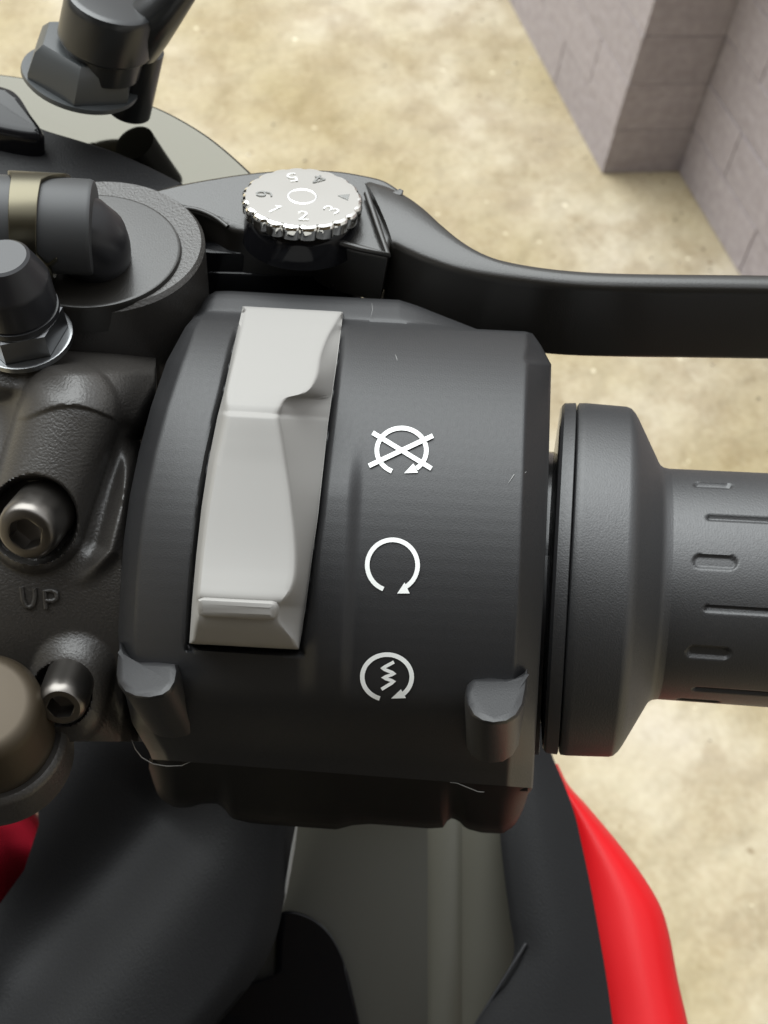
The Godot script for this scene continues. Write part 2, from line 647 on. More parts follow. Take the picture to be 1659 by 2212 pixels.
	for k in 2:
		var poly := PackedVector3Array()
		var top_n: float = surf(340.0, 1428.0) + 0.1 if k == 0 else surf(1050.0, 1462.0) + 0.6
		for q in sets[k]:
			var dx: float = q[0] - (315.0 if k == 0 else 1070.0)
			poly.append(P(q[0], q[1], top_n + (q[1] - (1428.0 if k == 0 else 1462.0)) * 0.066 + dx * (0.026 if k == 0 else 0.0071)))
		part("screw_boss", prism(poly, ext, 0.0009), M["switch plastic"], t, 45.0)
	kill_switch(t)
	marks(t)
	for q in [[Vector2(803, 655), Vector2(805, 668), Vector2(801, 684), 3.0], [Vector2(1098, 1044), Vector2(1110, 1026), Vector2(1116, 1024), 2.4], [Vector2(1116, 1026), Vector2(1128, 1028), Vector2(1137, 1019), 2.6], [Vector2(854, 766), Vector2(857, 774), Vector2(858, 779), 2.4]]:
		var pts := []
		for k in 3:
			var v: Vector2 = q[k]
			pts.append(P(v.x, v.y, (surf(v.x, v.y) if v.y > 700.0 else 6.0) + (-0.4 if v.x > 1110.0 else 0.1)))
		part("scuff", tube(pts, [0.02, 0.045, 0.02], 6), M["scuff and glint"], t, 60.0)
	for line in [[[284, 1598], [292, 1618], [306, 1636], [330, 1650], [360, 1655], [392, 1654], [410, 1646]], [[972, 1690], [988, 1692], [1010, 1701], [1032, 1710], [1046, 1711]]]:
		var pts := []
		for q in line:
			pts.append(P(q[0], q[1], surf(q[0], q[1] - 6.0) + 0.2))
		part("mould_flash_glint", tube(pts, [0.02, 0.04, 0.06, 0.05, 0.06, 0.04, 0.02], 6), M["scuff and glint"], t, 60.0)  # pale colour paints the glint along the moulding burr

const SLOT_LEFT := [[665, 524], [700, 516], [760, 502], [850, 483], [900, 470], [1000, 450], [1100, 435], [1200, 424], [1300, 415], [1390, 409]]
const SLOT_RIGHT := [[665, 741], [760, 729], [900, 709], [1000, 698], [1100, 687], [1200, 673], [1300, 660], [1390, 646]]

func slot(px: float, py: float) -> float:
	# depth of the slot that the rocker moves in
	if py < 690.0 or py > 1425.0:
		return 0.0
	var yr := py - 6.0
	var d := 0.0
	if yr < 1402.0:
		d = maxf(exp(-pow((px - tab(SLOT_RIGHT, py - 11.0) - 1.5) / 6.5, 2.0)), exp(-pow((px - tab(SLOT_LEFT, py) + 0.5) / 6.5, 2.0)))
	if px > 405.0 and px < 655.0:
		d = maxf(d, exp(-pow((py - 1393.0 - (px - 421.0) * 0.055) / 6.5, 2.0)))
	return 1.5 * d * smoothstep(690.0, 740.0, py)

func kill_switch(t: Node3D) -> void:
	var xlb := SLOT_LEFT
	var xlt := [[665, 534], [700, 527], [760, 513], [848, 492], [893, 491], [950, 480], [1000, 468], [1100, 451], [1200, 438], [1290, 430], [1345, 427], [1390, 421]]
	var xrt := [[665, 737], [690, 724], [720, 708], [760, 694], [800, 687], [825, 676], [838, 664], [845, 650], [849, 634], [853, 624], [862, 614], [880, 606], [893, 602], [910, 605], [950, 612], [1000, 620], [1050, 628], [1100, 634], [1150, 639], [1200, 641], [1240, 638], [1270, 628], [1290, 614], [1300, 606], [1330, 606], [1350, 618], [1370, 634], [1390, 641]]
	var xrb := SLOT_RIGHT
	var nt := [[665, 9.5], [700, 16.5], [760, 25.5], [830, 33.2], [870, 36.2], [884, 36.7], [889, 36.8], [895, 37.6], [900, 37.8], [950, 38.2], [1000, 38.6], [1100, 39.7], [1170, 40.6], [1220, 41.4], [1260, 42.2], [1282, 42.6], [1292, 42.5], [1300, 42.0], [1345, 40.6], [1388, 36.0], [1390, 35.6]]
	var ys := [662.0, 664.0, 666.0, 669.0]
	var y := 676.0
	while y < 1380.0:
		ys.append(y)
		y += 3.0 if (y > 820.0 and y < 905.0) else 6.0
	ys += [1382.0, 1386.0, 1389.0, 1391.0]
	var rows := []
	for i in ys.size():
		var yy: float = ys[i]
		var yc := clampf(yy, 665.0, 1390.0)
		var lb := tab(xlb, yc)
		var lt := curve(xlt, yc)
		var rt := curve(xrt, yc)
		var rb := tab(xrb, yc)
		var n := curve(nt, yc)
		var drop := 0.0
		if i < 3:
			drop = [5.0, 1.2, 0.3][i]
		if i > ys.size() - 4:
			drop = [0.3, 1.2, 5.0][i - ys.size() + 3]
		n -= drop
		var slope := 0.055
		var prof := [[lb + 3.0, -30.0, 1], [lb, 0.6, 2], [lerpf(lb, lt, 0.5), -1.1, 0], [lt - 2.0, -0.35, 0], [lt + 2.0, -0.04, 0]]
		for k in range(1, 15):
			var f := k / 15.0
			prof.append([lerpf(lt + 2.0, rt - 8.0, f), 0.25 * sin(PI * f), 0])
		prof += [[rt - 8.0, -0.02, 0], [rt - 3.0, -0.25, 0], [rt + 1.0, -0.75, 0], [rt + 4.0, -1.5, 0], [lerpf(rt + 4.0, rb, 0.5), -1.0, 3], [rb - 1.0, 0.9, 4], [rb, 0.2, 4], [rb - 3.0, -30.0, 1]]
		var row := PackedVector3Array()
		for q in prof:
			var px: float = q[0]
			var py := yy + (px - lt) * slope
			var z: float = n + q[1]
			if q[2] == 1:
				z = surf(px, maxf(py, 712.0)) - 3.0
			elif q[2] == 2:
				z = minf(n - 0.8, surf(px, maxf(py, 712.0)) + 1.2 + q[1])
			elif q[2] == 3:
				z = lerpf(n - 1.5, minf(n - 2.5, surf(px, maxf(py, 712.0)) - 0.6), 0.5)
			elif q[2] == 4:
				z = minf(n - 2.5, surf(px, maxf(py, 712.0)) - 0.6)
			row.append(P(px, py, z))
		rows.append(row)
	var k := part("kill_switch", outward(grid(rows), P(560, 1050, 15)), M["switch grey"], t, 40.0)
	k.set_meta("label", "light grey rocker that stops and starts the engine")
	# thumb ridge along the lower end
	rows = []
	var bar := PackedVector3Array([P(426, 1296, 44.7), P(436, 1293, 44.8), P(584, 1301, 45.1), P(594, 1304, 45.0), P(599, 1314, 44.9), P(597, 1334, 44.5), P(588, 1341, 44.2), P(438, 1333, 43.8), P(428, 1329, 43.7), P(424, 1314, 44.2)])
	part("thumb_ridge", prism(bar, Vector3(0, 0, -0.0045), 0.0007), M["switch grey"], k, 60.0)

func stroke(pts: Array, w: float, lift := 0.18) -> PackedVector3Array:
	# a printed stroke that follows the front face
	var a := PackedVector3Array()
	var b := PackedVector3Array()
	var fine := []
	for i in pts.size() - 1:
		var steps := maxi(1, int((pts[i + 1] - pts[i]).length() / 6.0))
		for k in steps:
			fine.append(pts[i].lerp(pts[i + 1], float(k) / steps))
	fine.append(pts[-1])
	for i in fine.size():
		var d: Vector2 = (fine[mini(i + 1, fine.size() - 1)] - fine[maxi(i - 1, 0)]).normalized()
		var s := Vector2(-d.y, d.x) * w * 0.5
		for side in 2:
			var p: Vector2 = fine[i] + (s if side == 0 else -s)
			var v := P(p.x, p.y, surf(p.x, p.y) + lift)
			if side == 0:
				a.append(v)
			else:
				b.append(v)
	var s := grid([a, b])
	return outward(s, Vector3(0, 0, -1))

func blade(pts: Array, lift := 0.2) -> PackedVector3Array:
	var s := PackedVector3Array()
	for q in pts:
		s.append(P(q.x, q.y, surf(q.x, q.y) + lift))
	return outward(s, Vector3(0, 0, -1))

func arc(c: Vector2, r: Vector2, a0: float, a1: float) -> Array:
	var o := []
	for k in 41:
		var a := deg_to_rad(lerpf(a0, a1, k / 40.0))
		o.append(c + Vector2(sin(a) * r.x, -cos(a) * r.y))
	return o

func marks(t: Node3D) -> void:
	var w := 9.8
	var white: Material = M["white print"]
	# stop
	var a := part("engine_stop_symbol", stroke(arc(Vector2(867.5, 973), Vector2(53.5, 48.5), -157, 143), w), white, t, 60.0)
	a.set_meta("label", "white crossed-out circling arrow")
	part("cross_stroke", stroke([Vector2(805, 934.5), Vector2(932, 1012)], 10.0, 0.22), white, a, 60.0)
	part("cross_stroke", stroke([Vector2(935, 941), Vector2(797, 1006)], 10.0, 0.26), white, a, 60.0)
	part("arrow_head", blade([Vector2(873, 1022), Vector2(893, 1001), Vector2(903, 1021)]), white, a, 60.0)
	var b := part("engine_run_symbol", stroke(arc(Vector2(847.7, 1221), Vector2(54.5, 55), -159, 148), w), white, t, 60.0)
	b.set_meta("label", "white open circling arrow")
	part("arrow_head", blade([Vector2(858, 1282), Vector2(874, 1258), Vector2(885, 1282)]), white, b, 60.0)
	var c := part("engine_start_symbol", stroke(arc(Vector2(836, 1462.5), Vector2(53.5, 48.5), -163, 143), w), white, t, 60.0)
	c.set_meta("label", "white circling arrow round a lightning bolt")
	part("arrow_head", blade([Vector2(845, 1509), Vector2(866, 1489), Vector2(877, 1508)]), white, c, 60.0)
	part("lightning_bolt", stroke([Vector2(851, 1430), Vector2(825, 1444), Vector2(853, 1455), Vector2(827, 1464), Vector2(852, 1472), Vector2(824, 1489)], 7.2), white, c, 60.0)

func bar_axis() -> Vector3:
	return Vector3(1.0, -0.054, 0.122).normalized()

func angle_at(dy: float, r: float) -> float:
	# angle round the bar of a point seen DY pixels above the axis
	var lo := -1.5
	var hi := 1.5
	for k in 30:
		var m := (lo + hi) * 0.5
		if r * sin(m) * FOCAL / (REACH - r * cos(m)) < dy:
			lo = m
		else:
			hi = m
	return lo

func build_grip() -> void:
	var o := P(1200, 1247, 0)
	var ax := bar_axis()
	var t := thing("throttle_grip", P(1420, 1258, 1), "black rubber throttle grip with wide flange and recessed slots", "grip")
	# tube under the grip that shows beside the housing
	part("throttle_tube", lathe([[-14, 0], [-14, 17.6], [-1.2, 17.8], [-0.6, 23.9], [-0.4, 24.2]], o, ax, 72), M["inner collar"], t)
	part("cable_drum", lathe([[-13, 0], [-13, 21.0], [-1.0, 21.0], [-0.8, 0]], o + Vector3(0, -0.0044, -0.002), ax, 72), M["cap rubber"], t)
	part("flange_ring", lathe([[-0.4, 17.0], [-0.4, 24.3], [0.0, 24.7], [1.5, 24.8], [1.62, 24.5], [1.65, 23.5]], o, ax, 96), M["rubber"], t)
	part("flange", lathe([[1.7, 23.5], [1.75, 24.4], [2.0, 24.8], [3.0, 24.85], [8.6, 24.6], [9.2, 24.4], [9.8, 23.8], [10.3, 23.0], [13.0, 17.9], [13.35, 17.2], [13.7, 16.7], [14.2, 16.35], [15, 16.2]], o, ax, 96), M["rubber"], t, 60.0)
	# sleeve with slots pressed into it
	var b := across(ax)
	var toward := (Vector3.BACK - ax * ax.z).normalized()
	var over := ax.cross(toward).normalized() * -1.0
	if over.y < 0.0:
		over = -over
	var slots := []
	for q in [[1040, 0, 0.55], [1105, 1, 0.4], [1199, 0, 0.85], [1299, 1, 0.4], [1396, 0, 0.85], [1478, 1, 0.5]]:
		slots.append([angle_at(1262.0 - q[0], 16.3), q[1], q[2]])
	var step: float = absf(slots[2][0] - slots[4][0]) * 0.5
	for k in range(1, 8):
		slots.append([slots[4][0] - step * (k + 1), (k + 1) % 2, 0.85 if k % 2 else 0.4])
	var rows := []
	var na := 420
	for i in 150:
		var h := 14.4 + i * 0.24
		var row := PackedVector3Array()
		var r0 := 16.2 + (h - 14.4) * 0.004
		for j in na:
			var th := TAU * j / na
			var dep := 0.0
			for s in slots:
				var da := wrapf(th - s[0], -PI, PI) * 16.3
				if absf(da) > 2.5:
					continue
				if s[1] == 0:
					var e := Vector2(maxf(absf(h - 20.3) - 1.9, 0.0), da).length()
					dep = maxf(dep, 0.45 * (1.0 - smoothstep(s[2] - 0.12, s[2] + 0.14, e)))
				else:
					var e2 := Vector2(minf(h - 19.6, 0.0), da).length()
					dep = maxf(dep, 0.5 * (1.0 - smoothstep(s[2] - 0.15, s[2] + 0.1, e2)))
			var r := (r0 - dep) * 0.001
			row.append(o + ax * (h * 0.001) + (toward * cos(th) + over * sin(th)) * r)
		rows.append(row)
	var s := grid(rows, true)
	part("sleeve", outward(s, o + ax * 0.03), M["rubber"], t, 60.0)

func flat_poly(pts: Array, n0: float, y0: float, slope := 0.058) -> PackedVector3Array:
	var o := PackedVector3Array()
	for q in pts:
		o.append(P(q[0], q[1], n0 + (q[1] - y0) * slope))
	return o

func smooth_path(pts: Array, per := 5) -> Array:
	# an open polyline rounded by Catmull-Rom
	var o := []
	for i in pts.size() - 1:
		var a := Vector2(pts[maxi(i - 1, 0)][0], pts[maxi(i - 1, 0)][1])
		var b := Vector2(pts[i][0], pts[i][1])
		var c := Vector2(pts[i + 1][0], pts[i + 1][1])
		var d := Vector2(pts[mini(i + 2, pts.size() - 1)][0], pts[mini(i + 2, pts.size() - 1)][1])
		for k in per:
			var v := b.cubic_interpolate(c, a, d, float(k) / per)
			o.append([v.x, v.y])
	o.append(pts[-1])
	return o

func along(pts: Array, f: float) -> Vector2:
	# the point at the share F of a polyline's length
	var total := 0.0
	for i in pts.size() - 1:
		total += Vector2(pts[i][0], pts[i][1]).distance_to(Vector2(pts[i + 1][0], pts[i + 1][1]))
	var left := f * total
	for i in pts.size() - 1:
		var a := Vector2(pts[i][0], pts[i][1])
		var b := Vector2(pts[i + 1][0], pts[i + 1][1])
		var d := a.distance_to(b)
		if left <= d:
			return a.lerp(b, left / maxf(d, 0.001))
		left -= d
	return Vector2(pts[-1][0], pts[-1][1])

func build_lever() -> void:
	var t := thing("brake_lever", P(900, 480, -6), "black curved brake lever with a chrome six-position adjuster dial", "lever")
	var front := smooth_path([[850, 521], [890, 540], [930, 557], [1000, 580], [1100, 600], [1250, 617], [1400, 622], [1560, 624], [1760, 627]])
	var back := smooth_path([[1760, 588], [1560, 586], [1450, 585], [1330, 583], [1250, 579], [1170, 571], [1100, 559], [1050, 545], [1010, 524], [975, 497], [945, 467], [915, 436], [880, 408], [840, 387], [796, 374]])
	back.reverse()
	back.insert(0, [786, 378])
	var rows := []
	var stations := 90
	for i in stations + 1:
		var f := along(front, float(i) / stations)
		var b := along(back, float(i) / stations)
		var pf := P(f.x, f.y, 0.5 + (f.y - 560.0) * 0.058)
		var pb := P(b.x, b.y, 0.5 + (b.y - 560.0) * 0.058)
		var row := PackedVector3Array()
		for q in [[0.06, -13.2], [0.0, -12.6], [0.0, -1.3], [0.012, -0.7], [0.05, -0.3], [0.12, -0.02], [0.25, 0.25], [0.45, 0.36], [0.65, 0.25], [0.8, -0.05], [0.9, -0.5], [0.96, -1.0], [1.0, -2.0], [1.0, -12.0], [0.9, -13.2]]:
			row.append(pf.lerp(pb, q[0]) + up * (q[1] * 0.001))
		rows.append(row)
	var start: PackedVector3Array = rows[0]
	var cap := PackedVector3Array()
	for k in start.size():
		cap.append(middle(start))
	rows.insert(0, cap)
	part("blade", outward(grid(rows, true), P(1100, 640, -8)), M["lever paint"], t, 50.0)
	# notch mark on the knuckle and the scored line near the ball end
	part("index_mark", prism(flat_poly([[820, 421], [846, 414], [864, 406], [872, 410], [868, 420], [840, 424]], -7.75, 420.0), -up * 0.0016, 0.0002), M["lever paint"], t)
	# yoke that carries the dial
	var yoke := smooth_path([[300, 416], [370, 398], [440, 384], [540, 369], [640, 362], [720, 364], [776, 372], [830, 385], [868, 408]]) + [[872, 430], [862, 480], [838, 552], [780, 540], [722, 524], [690, 505], [540, 500], [500, 492]] + smooth_path([[490, 488], [460, 470], [425, 456], [380, 450], [330, 452]])
	part("yoke", prism(flat_poly(yoke, -8.3, 430.0), -up * 0.0085, 0.0009), M["lever paint"], t, 50.0)
	var rim := smooth_path([[385, 448], [425, 453], [462, 468], [492, 490]])
	var path := []
	for q in rim:
		path.append(P(q[0], q[1], -6.6 + (q[1] - 448) * 0.058))
	part("rim_edge", tube(path, [0.35], 10), M["lever paint"], t, 60.0)
	# raised lip of the pocket beside the dial
	part("pocket_lip", tube([P(792, 418, -7.8), P(816, 488, -3.8), P(838, 551, -0.2), P(780, 537, -1.0), P(724, 522, -1.9)], [0.5], 10), M["lever paint"], t, 60.0)
	# underside of the yoke and the pivot
	part("pivot_arm", prism(flat_poly([[420, 560], [560, 572], [690, 578], [700, 596], [560, 592], [420, 588]], -11.0, 570.0), -up * 0.007, 0.0006), M["black gloss"], t)
	part("push_rod", tube([P(580, 612, -14), P(640, 606, -13), P(720, 610, -13)], [1.6], 18), M["black gloss"], t, 60.0)
	part("pivot_bolt", lathe([[-9, 0], [-9, 3.2], [-0.6, 3.3], [0, 2.7], [0, 0]], P(742, 588, -10), up, 6), M["black gloss"], t, 30.0)
	part("support_web", prism(flat_poly([[430, 520], [520, 524], [690, 530], [700, 545], [560, 548], [430, 545]], -9.0, 520.0), -up * 0.012, 0.0004), M["black gloss"], t)
	# adjuster dial
	var nd := Vector3(0.06, 0.74, 0.67).normalized()
	var c := P(653, 424, -3.0)
	var dial := part("adjuster_dial", lathe([[-2.3, 0], [-2.3, 8.3], [-2.1, 8.7], [-0.8, 8.8], [-0.6, 8.75]], c, nd, 200, 0.0, 10.0) + lathe([[-0.6, 8.72], [-0.25, 8.55], [0, 8.2], [0.0, 7.9]], c, nd, 200, 0.0, 10.0) + lathe([[0.0, 8.0], [0.015, 7.0], [0.0, 5.0], [0.03, 3.0], [0.03, 0]], c, nd, 96), M["chrome"], t, 24.0)
	dial.set_meta("label", "chrome scalloped dial numbered one to six")
	part("dial_base", lathe([[-7.0, 0], [-7.0, 8.7], [-3.4, 8.3], [-2.4, 7.4], [-2.2, 0]], c, nd, 64), M["black gloss"], t)
	part("center_ring", lathe([[0.02, 1.85], [0.12, 1.92], [0.12, 2.1], [0.02, 2.18]], c, nd, 40), M["engraving"], dial, 60.0)
	var e1 := (Vector3.RIGHT - nd * nd.x).normalized()
	var e2 := nd.cross(e1)
	var font := SystemFont.new()
	font.font_names = PackedStringArray(["Droid Sans"])
	for k in 6:
		var th := deg_to_rad([228.0, 275.0, 322.0, 66.0, 108.0, 180.0][k])
		var tm := TextMesh.new()
		tm.font = font
		tm.text = ["1", "2", "3", "4", "5", "6"][k]
		tm.font_size = 32
		tm.pixel_size = 0.000054
		tm.depth = 0.00006
		tm.curve_step = 2.0
		var o := MeshInstance3D.new()
		o.name = "numeral"
		o.mesh = tm
		o.material_override = M["engraving"] if k < 3 or k == 4 else M["dark engraving"]
		dial.add_child(o, true)
		var r := e1 * cos(th) + e2 * sin(th)
		var tx := (nd.cross(r)).normalized()
		o.transform = Transform3D(Basis(tx, -r, nd), c - base + r * 0.0056 + nd * 0.0001)
	var tip := c + e1 * 0.0060 + e2 * 0.0004 + nd * 0.0001
	part("pointer", prism(PackedVector3Array([tip - e1 * 0.0009 + e2 * 0.0003, tip + e1 * 0.0008 + e2 * 0.0008, tip + e1 * 0.0006 - e2 * 0.0009]), -nd * 0.00008, 0.00002), M["dark engraving"], dial)

# ------------------------------------------------------------------ brake master cylinder and its clamp
func dist_seg(p: Vector2, a: Vector2, b: Vector2) -> float:
	var t := clampf((p - a).dot(b - a) / (b - a).length_squared(), 0, 1)
	return (p - a - (b - a) * t).length()

func clamp_n(x: float, y: float) -> float:
	var p := Vector2(x, y)
	var t := (1190.0 - y) * 0.0605
	var n := -6.0
	if absf(t) < 26.5:
		n = sqrt(26.5 * 26.5 - t * t) * 0.96 - 5.5
	else:
		n = -5.5 - (absf(t) - 26.5) * 2.0
	# body that rises to the reservoir
	var d := dist_seg(p, Vector2(40, 700), Vector2(160, 860))
	n = smax(n, 15.0 - 0.00022 * d * d, 5.0)
	d = dist_seg(p, Vector2(120, 850), Vector2(205, 860))
	n = smax(n, 20.5 - 0.0007 * d * d, 3.5)
	# boss under the union bolt
	d = (p - Vector2(25, 748)).length()
	n = smax(n, 18.0 - pow(maxf(0.0, d - 88.0) / 30.0, 2.0) * 4.0, 3.0)
	# rounded columns of the two clamp bolts
	d = dist_seg(p, Vector2(150, 890), Vector2(75, 1130))
	n = smax(n, 18.0 + sqrt(maxf(0.0, 6.8 * 6.8 - pow(d * 0.062, 2.0))) - maxf(0.0, d - 104.0) * 0.1, 3.5)
	d = dist_seg(p, Vector2(160, 1440), Vector2(140, 1520))
	n = smax(n, 13.5 + sqrt(maxf(0.0, 5.6 * 5.6 - pow(d * 0.062, 2.0))) - maxf(0.0, d - 88.0) * 0.12, 2.0)
	# cut shoulder of the first column
	var cut := y - (905.0 - 28.0 * sin(clampf((x - 55.0) / 190.0, 0, 1) * PI))
	if x > 30.0 and x < 250.0:
		n += 0.5 * (1.0 - smoothstep(-3.0, 3.0, cut)) * smoothstep(60.0, 0.0, -cut)
	# casting ridge beside the switch, and the groove between it and the column
	d = minf(dist_seg(p, Vector2(318, 905), Vector2(262, 1095)), minf(dist_seg(p, Vector2(262, 1095), Vector2(238, 1190)), dist_seg(p, Vector2(238, 1190), Vector2(180, 1262))))
	var fade := smoothstep(880.0, 930.0, y) * (1.0 - smoothstep(1190.0, 1275.0, y))
	n += 1.9 * fade * exp(-pow(d / 17.0, 2.0))
	d = dist_seg(p, Vector2(276, 930), Vector2(206, 1170))
	n -= 1.1 * fade * exp(-pow(d / 24.0, 2.0))
	# sockets the bolts sit in
	var q := Vector2((x - 72.0) / 92.0, (y - 1122.0) / 92.0)
	if q.length() < 1.25:
		n -= 5.6 * (1.0 - smoothstep(0.94, 1.07, q.length()))
	q = Vector2((x - 132.0) / 62.0, (y - 1500.0) / 66.0)
	if q.length() < 1.3:
		n -= 4.4 * (1.0 - smoothstep(0.9, 1.08, q.length()))
	n -= 24.0 * smoothstep(810.0, 700.0, y) * smoothstep(85.0, 150.0, x)
	n -= pow(maxf(0.0, x - (262.0 if y > 950.0 else 262.0 + (950.0 - y) * 0.55)) / 20.0, 2.0) * 3.0
	return n

func cap_screw(t: Node3D, face: Vector3, ax: Vector3, r: float, turn: float) -> void:
	var s := lathe([[-7.5, r * 1.12], [-2.2, r * 1.12], [-1.0, r * 1.08], [-0.35, r * 0.99], [0, r * 0.86], [0, r * 0.60]], face, ax, 40)
	var bolt := part("clamp_bolt", s, M["bolt steel"], t, 40.0)
	part("hex_socket", flipped(lathe([[0.01, r * 0.7], [-0.05, r * 0.64], [-2.6, r * 0.62], [-3.0, 0]], face, ax, 6, turn)), M["bolt steel"], bolt, 25.0)

func build_master() -> void:
	var t := thing("brake_master_cylinder", P(150, 1190, 0), "dark cast brake master cylinder clamped to the bar with two socket bolts", "brake cylinder")
	var rows := []
	var y := 690.0
	while y <= 1604.0:
		var row := PackedVector3Array()
		var x := -72.0
		while x <= 340.0:
			row.append(P(x, y, clamp_n(x, y) - (25.0 if x < -70.0 or x > 338.0 or y < 691.0 or y > 1602.0 else 0.0)))
			x += 4.0
		rows.append(row)
		y += 4.0
	part("clamp_body", outward(grid(rows), P(130, 1150, -40)), M["cast paint"], t, 70.0)
	part("clamp_neck", lathe([[-66, 17.5], [-40, 17.5], [-38, 16]], P(1200, 1247, 0), bar_axis(), 48), M["cast paint"], t)
	# round top that carries the hose nozzle
	var nf := Vector3(0.06, 0.66, 0.75).normalized()
	var c := P(216, 522, 1.0)
	part("reservoir_seat", lathe([[-26, 15.5], [-6, 14.9], [-0.6, 14.75], [0, 14.2], [0, 12.0], [0, 0]], c, nf, 96), M["cast paint"], t, 30.0)
	part("seat_disc", lathe([[-3.4, 12.75], [0.2, 12.75], [0.85, 12.5], [1.0, 12.1], [1.0, 0]], P(196, 548, 2.4), nf, 96), M["lever paint"], t, 30.0)
	cap_screw(t, P(54, 1154, 27.0), Vector3(-0.12, -0.42, 0.90).normalized(), 3.55, 0.35)
	cap_screw(t, P(131, 1528, 23.0), Vector3(0.0, -0.46, 0.88).normalized(), 2.85, 0.1)
	# raised letters
	for l in [[[46, 1268], [50, 1296], [56, 1309], [64, 1312], [72, 1306], [76, 1290], [74, 1270]], [[100, 1314], [96, 1276], [112, 1275], [122, 1280], [123, 1292], [114, 1298], [99, 1297]]]:
		var path := []
		for q in l:
			path.append(P(q[0], q[1], clamp_n(q[0], q[1]) + 0.16))
		part("raised_letter", tube(path, [0.34], 8), M["cast paint"], t, 60.0)

func build_hose() -> void:
	var t := thing("brake_fluid_hose", P(180, 520, 5), "black rubber hose with a brassy spring clamp on the reservoir nozzle", "hose")
	var ax := Vector3(-1.0, 0.03, 0.10).normalized()
	# nozzle elbow rising from the seat
	var nz := []
	var rad := []
	for q in [[206, 560, 3.0, 4.9], [206, 548, 5.5, 4.9], [203, 530, 8.5, 4.9], [196, 512, 10.5, 4.9], [186, 503, 11.5, 4.9], [150, 492, 12.2, 4.9]]:
		nz.append(P(q[0], q[1], q[2]))
		rad.append(q[3])
	part("nozzle", tube(nz, rad, 28), M["cap rubber"], t, 60.0)
	var h0 := P(206, 492, 11.5)
	part("hose_end", lathe([[0, 0], [0, 5.6], [0.2, 6.15], [0.7, 6.35], [4.5, 6.35], [24, 6.3]], h0, ax, 48), M["hose rubber"], t, 40.0)
	# spring clamp band with its ears
	var cl := thing("spring_clamp", P(85, 480, 14), "brassy spring clamp gripping the black rubber hose", "hose clamp")
	var rows := []
	var b := across(ax)
	for i in 49:
		var th := lerpf(0.75, -3.75, i / 48.0)
		var a := tab([[-3.75, 5.4], [-2.75, 5.2], [-2.55, 6.0], [-2.35, 6.9], [-0.75, 6.6], [-0.5, 5.6], [-0.32, 4.0], [0.0, 3.5], [0.75, 3.5]], th)
		var z := tab([[-3.75, 7.4], [-2.75, 7.4], [-2.5, 8.6], [-2.3, 10.2], [-0.7, 10.5], [-0.4, 11.2], [-0.2, 11.5], [0.75, 11.5]], th)
		var lift := 0.5 * smoothstep(-2.4, -3.2, th)
		var row := PackedVector3Array()
		for q in [[a, 6.4], [a, 6.82], [a + 0.12, 6.92], [z - 0.12, 6.92], [z, 6.82], [z, 6.4]]:
			row.append(h0 + ax * (q[0] * 0.001) + (b[0] * cos(th) + b[1] * sin(th)) * (q[1] + lift) * 0.001)
		rows.append(row)
	var s := grid(rows, true)
	part("band", outward(s, h0 + ax * 0.0065), M["clamp steel"], cl, 40.0)
	part("ear", prism(PackedVector3Array([P(66, 566, 14), P(92, 560, 15), P(104, 549, 16), P(124, 548, 16), P(122, 560, 16), P(102, 576, 15), P(70, 580, 14)]), Vector3(0, -0.0002, -0.0006), 0.0001), M["clamp steel"], cl, 40.0)

func build_union() -> void:
	var t := thing("bleed_valve", P(25, 740, 16), "black rubber capped bleed valve on a zinc hex nut", "valve")
	var c := P(2, 554, 27.0)
	var ax := Vector3(-0.02, 0.62, 0.78).normalized()
	part("cap", lathe([[0, 0], [0, 3.1], [-0.25, 3.5], [-3.6, 4.95], [-4.2, 5.15], [-8.0, 5.25], [-8.4, 5.1], [-8.4, 0]], c, ax, 48), M["cap rubber"], t, 32.0)
	part("cap_rim", lathe([[-8.4, 5.0], [-8.5, 5.35], [-9.2, 5.4], [-9.6, 5.2], [-9.6, 0]], c, ax, 48), M["cap rubber"], t, 40.0)
	part("hex_nut", lathe([[-9.5, 0], [-9.5, 4.9], [-9.9, 5.6], [-13.2, 5.7], [-13.4, 0]], c, ax, 6, 0.25), M["zinc"], t, 25.0)
	part("washer", lathe([[-13.3, 0], [-13.3, 5.9], [-13.4, 6.2], [-14.2, 6.2], [-14.8, 0]], c, ax, 48), M["zinc"], t, 40.0)

# ------------------------------------------------------------------ things round the controls
func build_mirror() -> void:
	var t := thing("mirror_stem", P(190, 205, -28), "dark grey mirror stem with hex lock nut rising from the glossy panel", "mirror")
	var ax := Vector3(0.30, 0.66, 0.68).normalized()
	var c := P(176, 158, -30)
	part("lock_nut", lathe([[-0.6, 0], [-0.6, 9.2], [0.2, 9.3], [4.0, 8.6], [5.4, 7.4], [5.8, 0]], c, ax, 6, 0.55), M["mirror paint"], t, 30.0)
	part("nut_flange", lathe([[-1.7, 0], [-1.7, 9.2], [-1.3, 9.6], [-0.7, 9.5], [-0.4, 0]], c, ax, 48), M["mirror paint"], t)
	part("stem_base", lathe([[-3, 0], [-3, 3.6], [9, 3.6], [10, 0]], P(286, 208, -36), ax, 32), M["mirror black"], t)
	var c2 := P(226, 96, -26)
	part("ball_boot", lathe([[-4, 0], [-4, 6.4], [-0.4, 6.6], [0, 7.2], [0.6, 7.6], [6.6, 7.4], [7.6, 6.9], [8.0, 6.0], [8.1, 0]], c2, ax, 48), M["mirror black"], t)
	part("arm", tube([P(292, 84, -27), P(322, 50, -24), P(356, 16, -22), P(392, -28, -20), P(440, -100, -18)], [4.6, 4.2, 3.4, 2.8, 2.6], 28), M["mirror black"], t, 60.0)

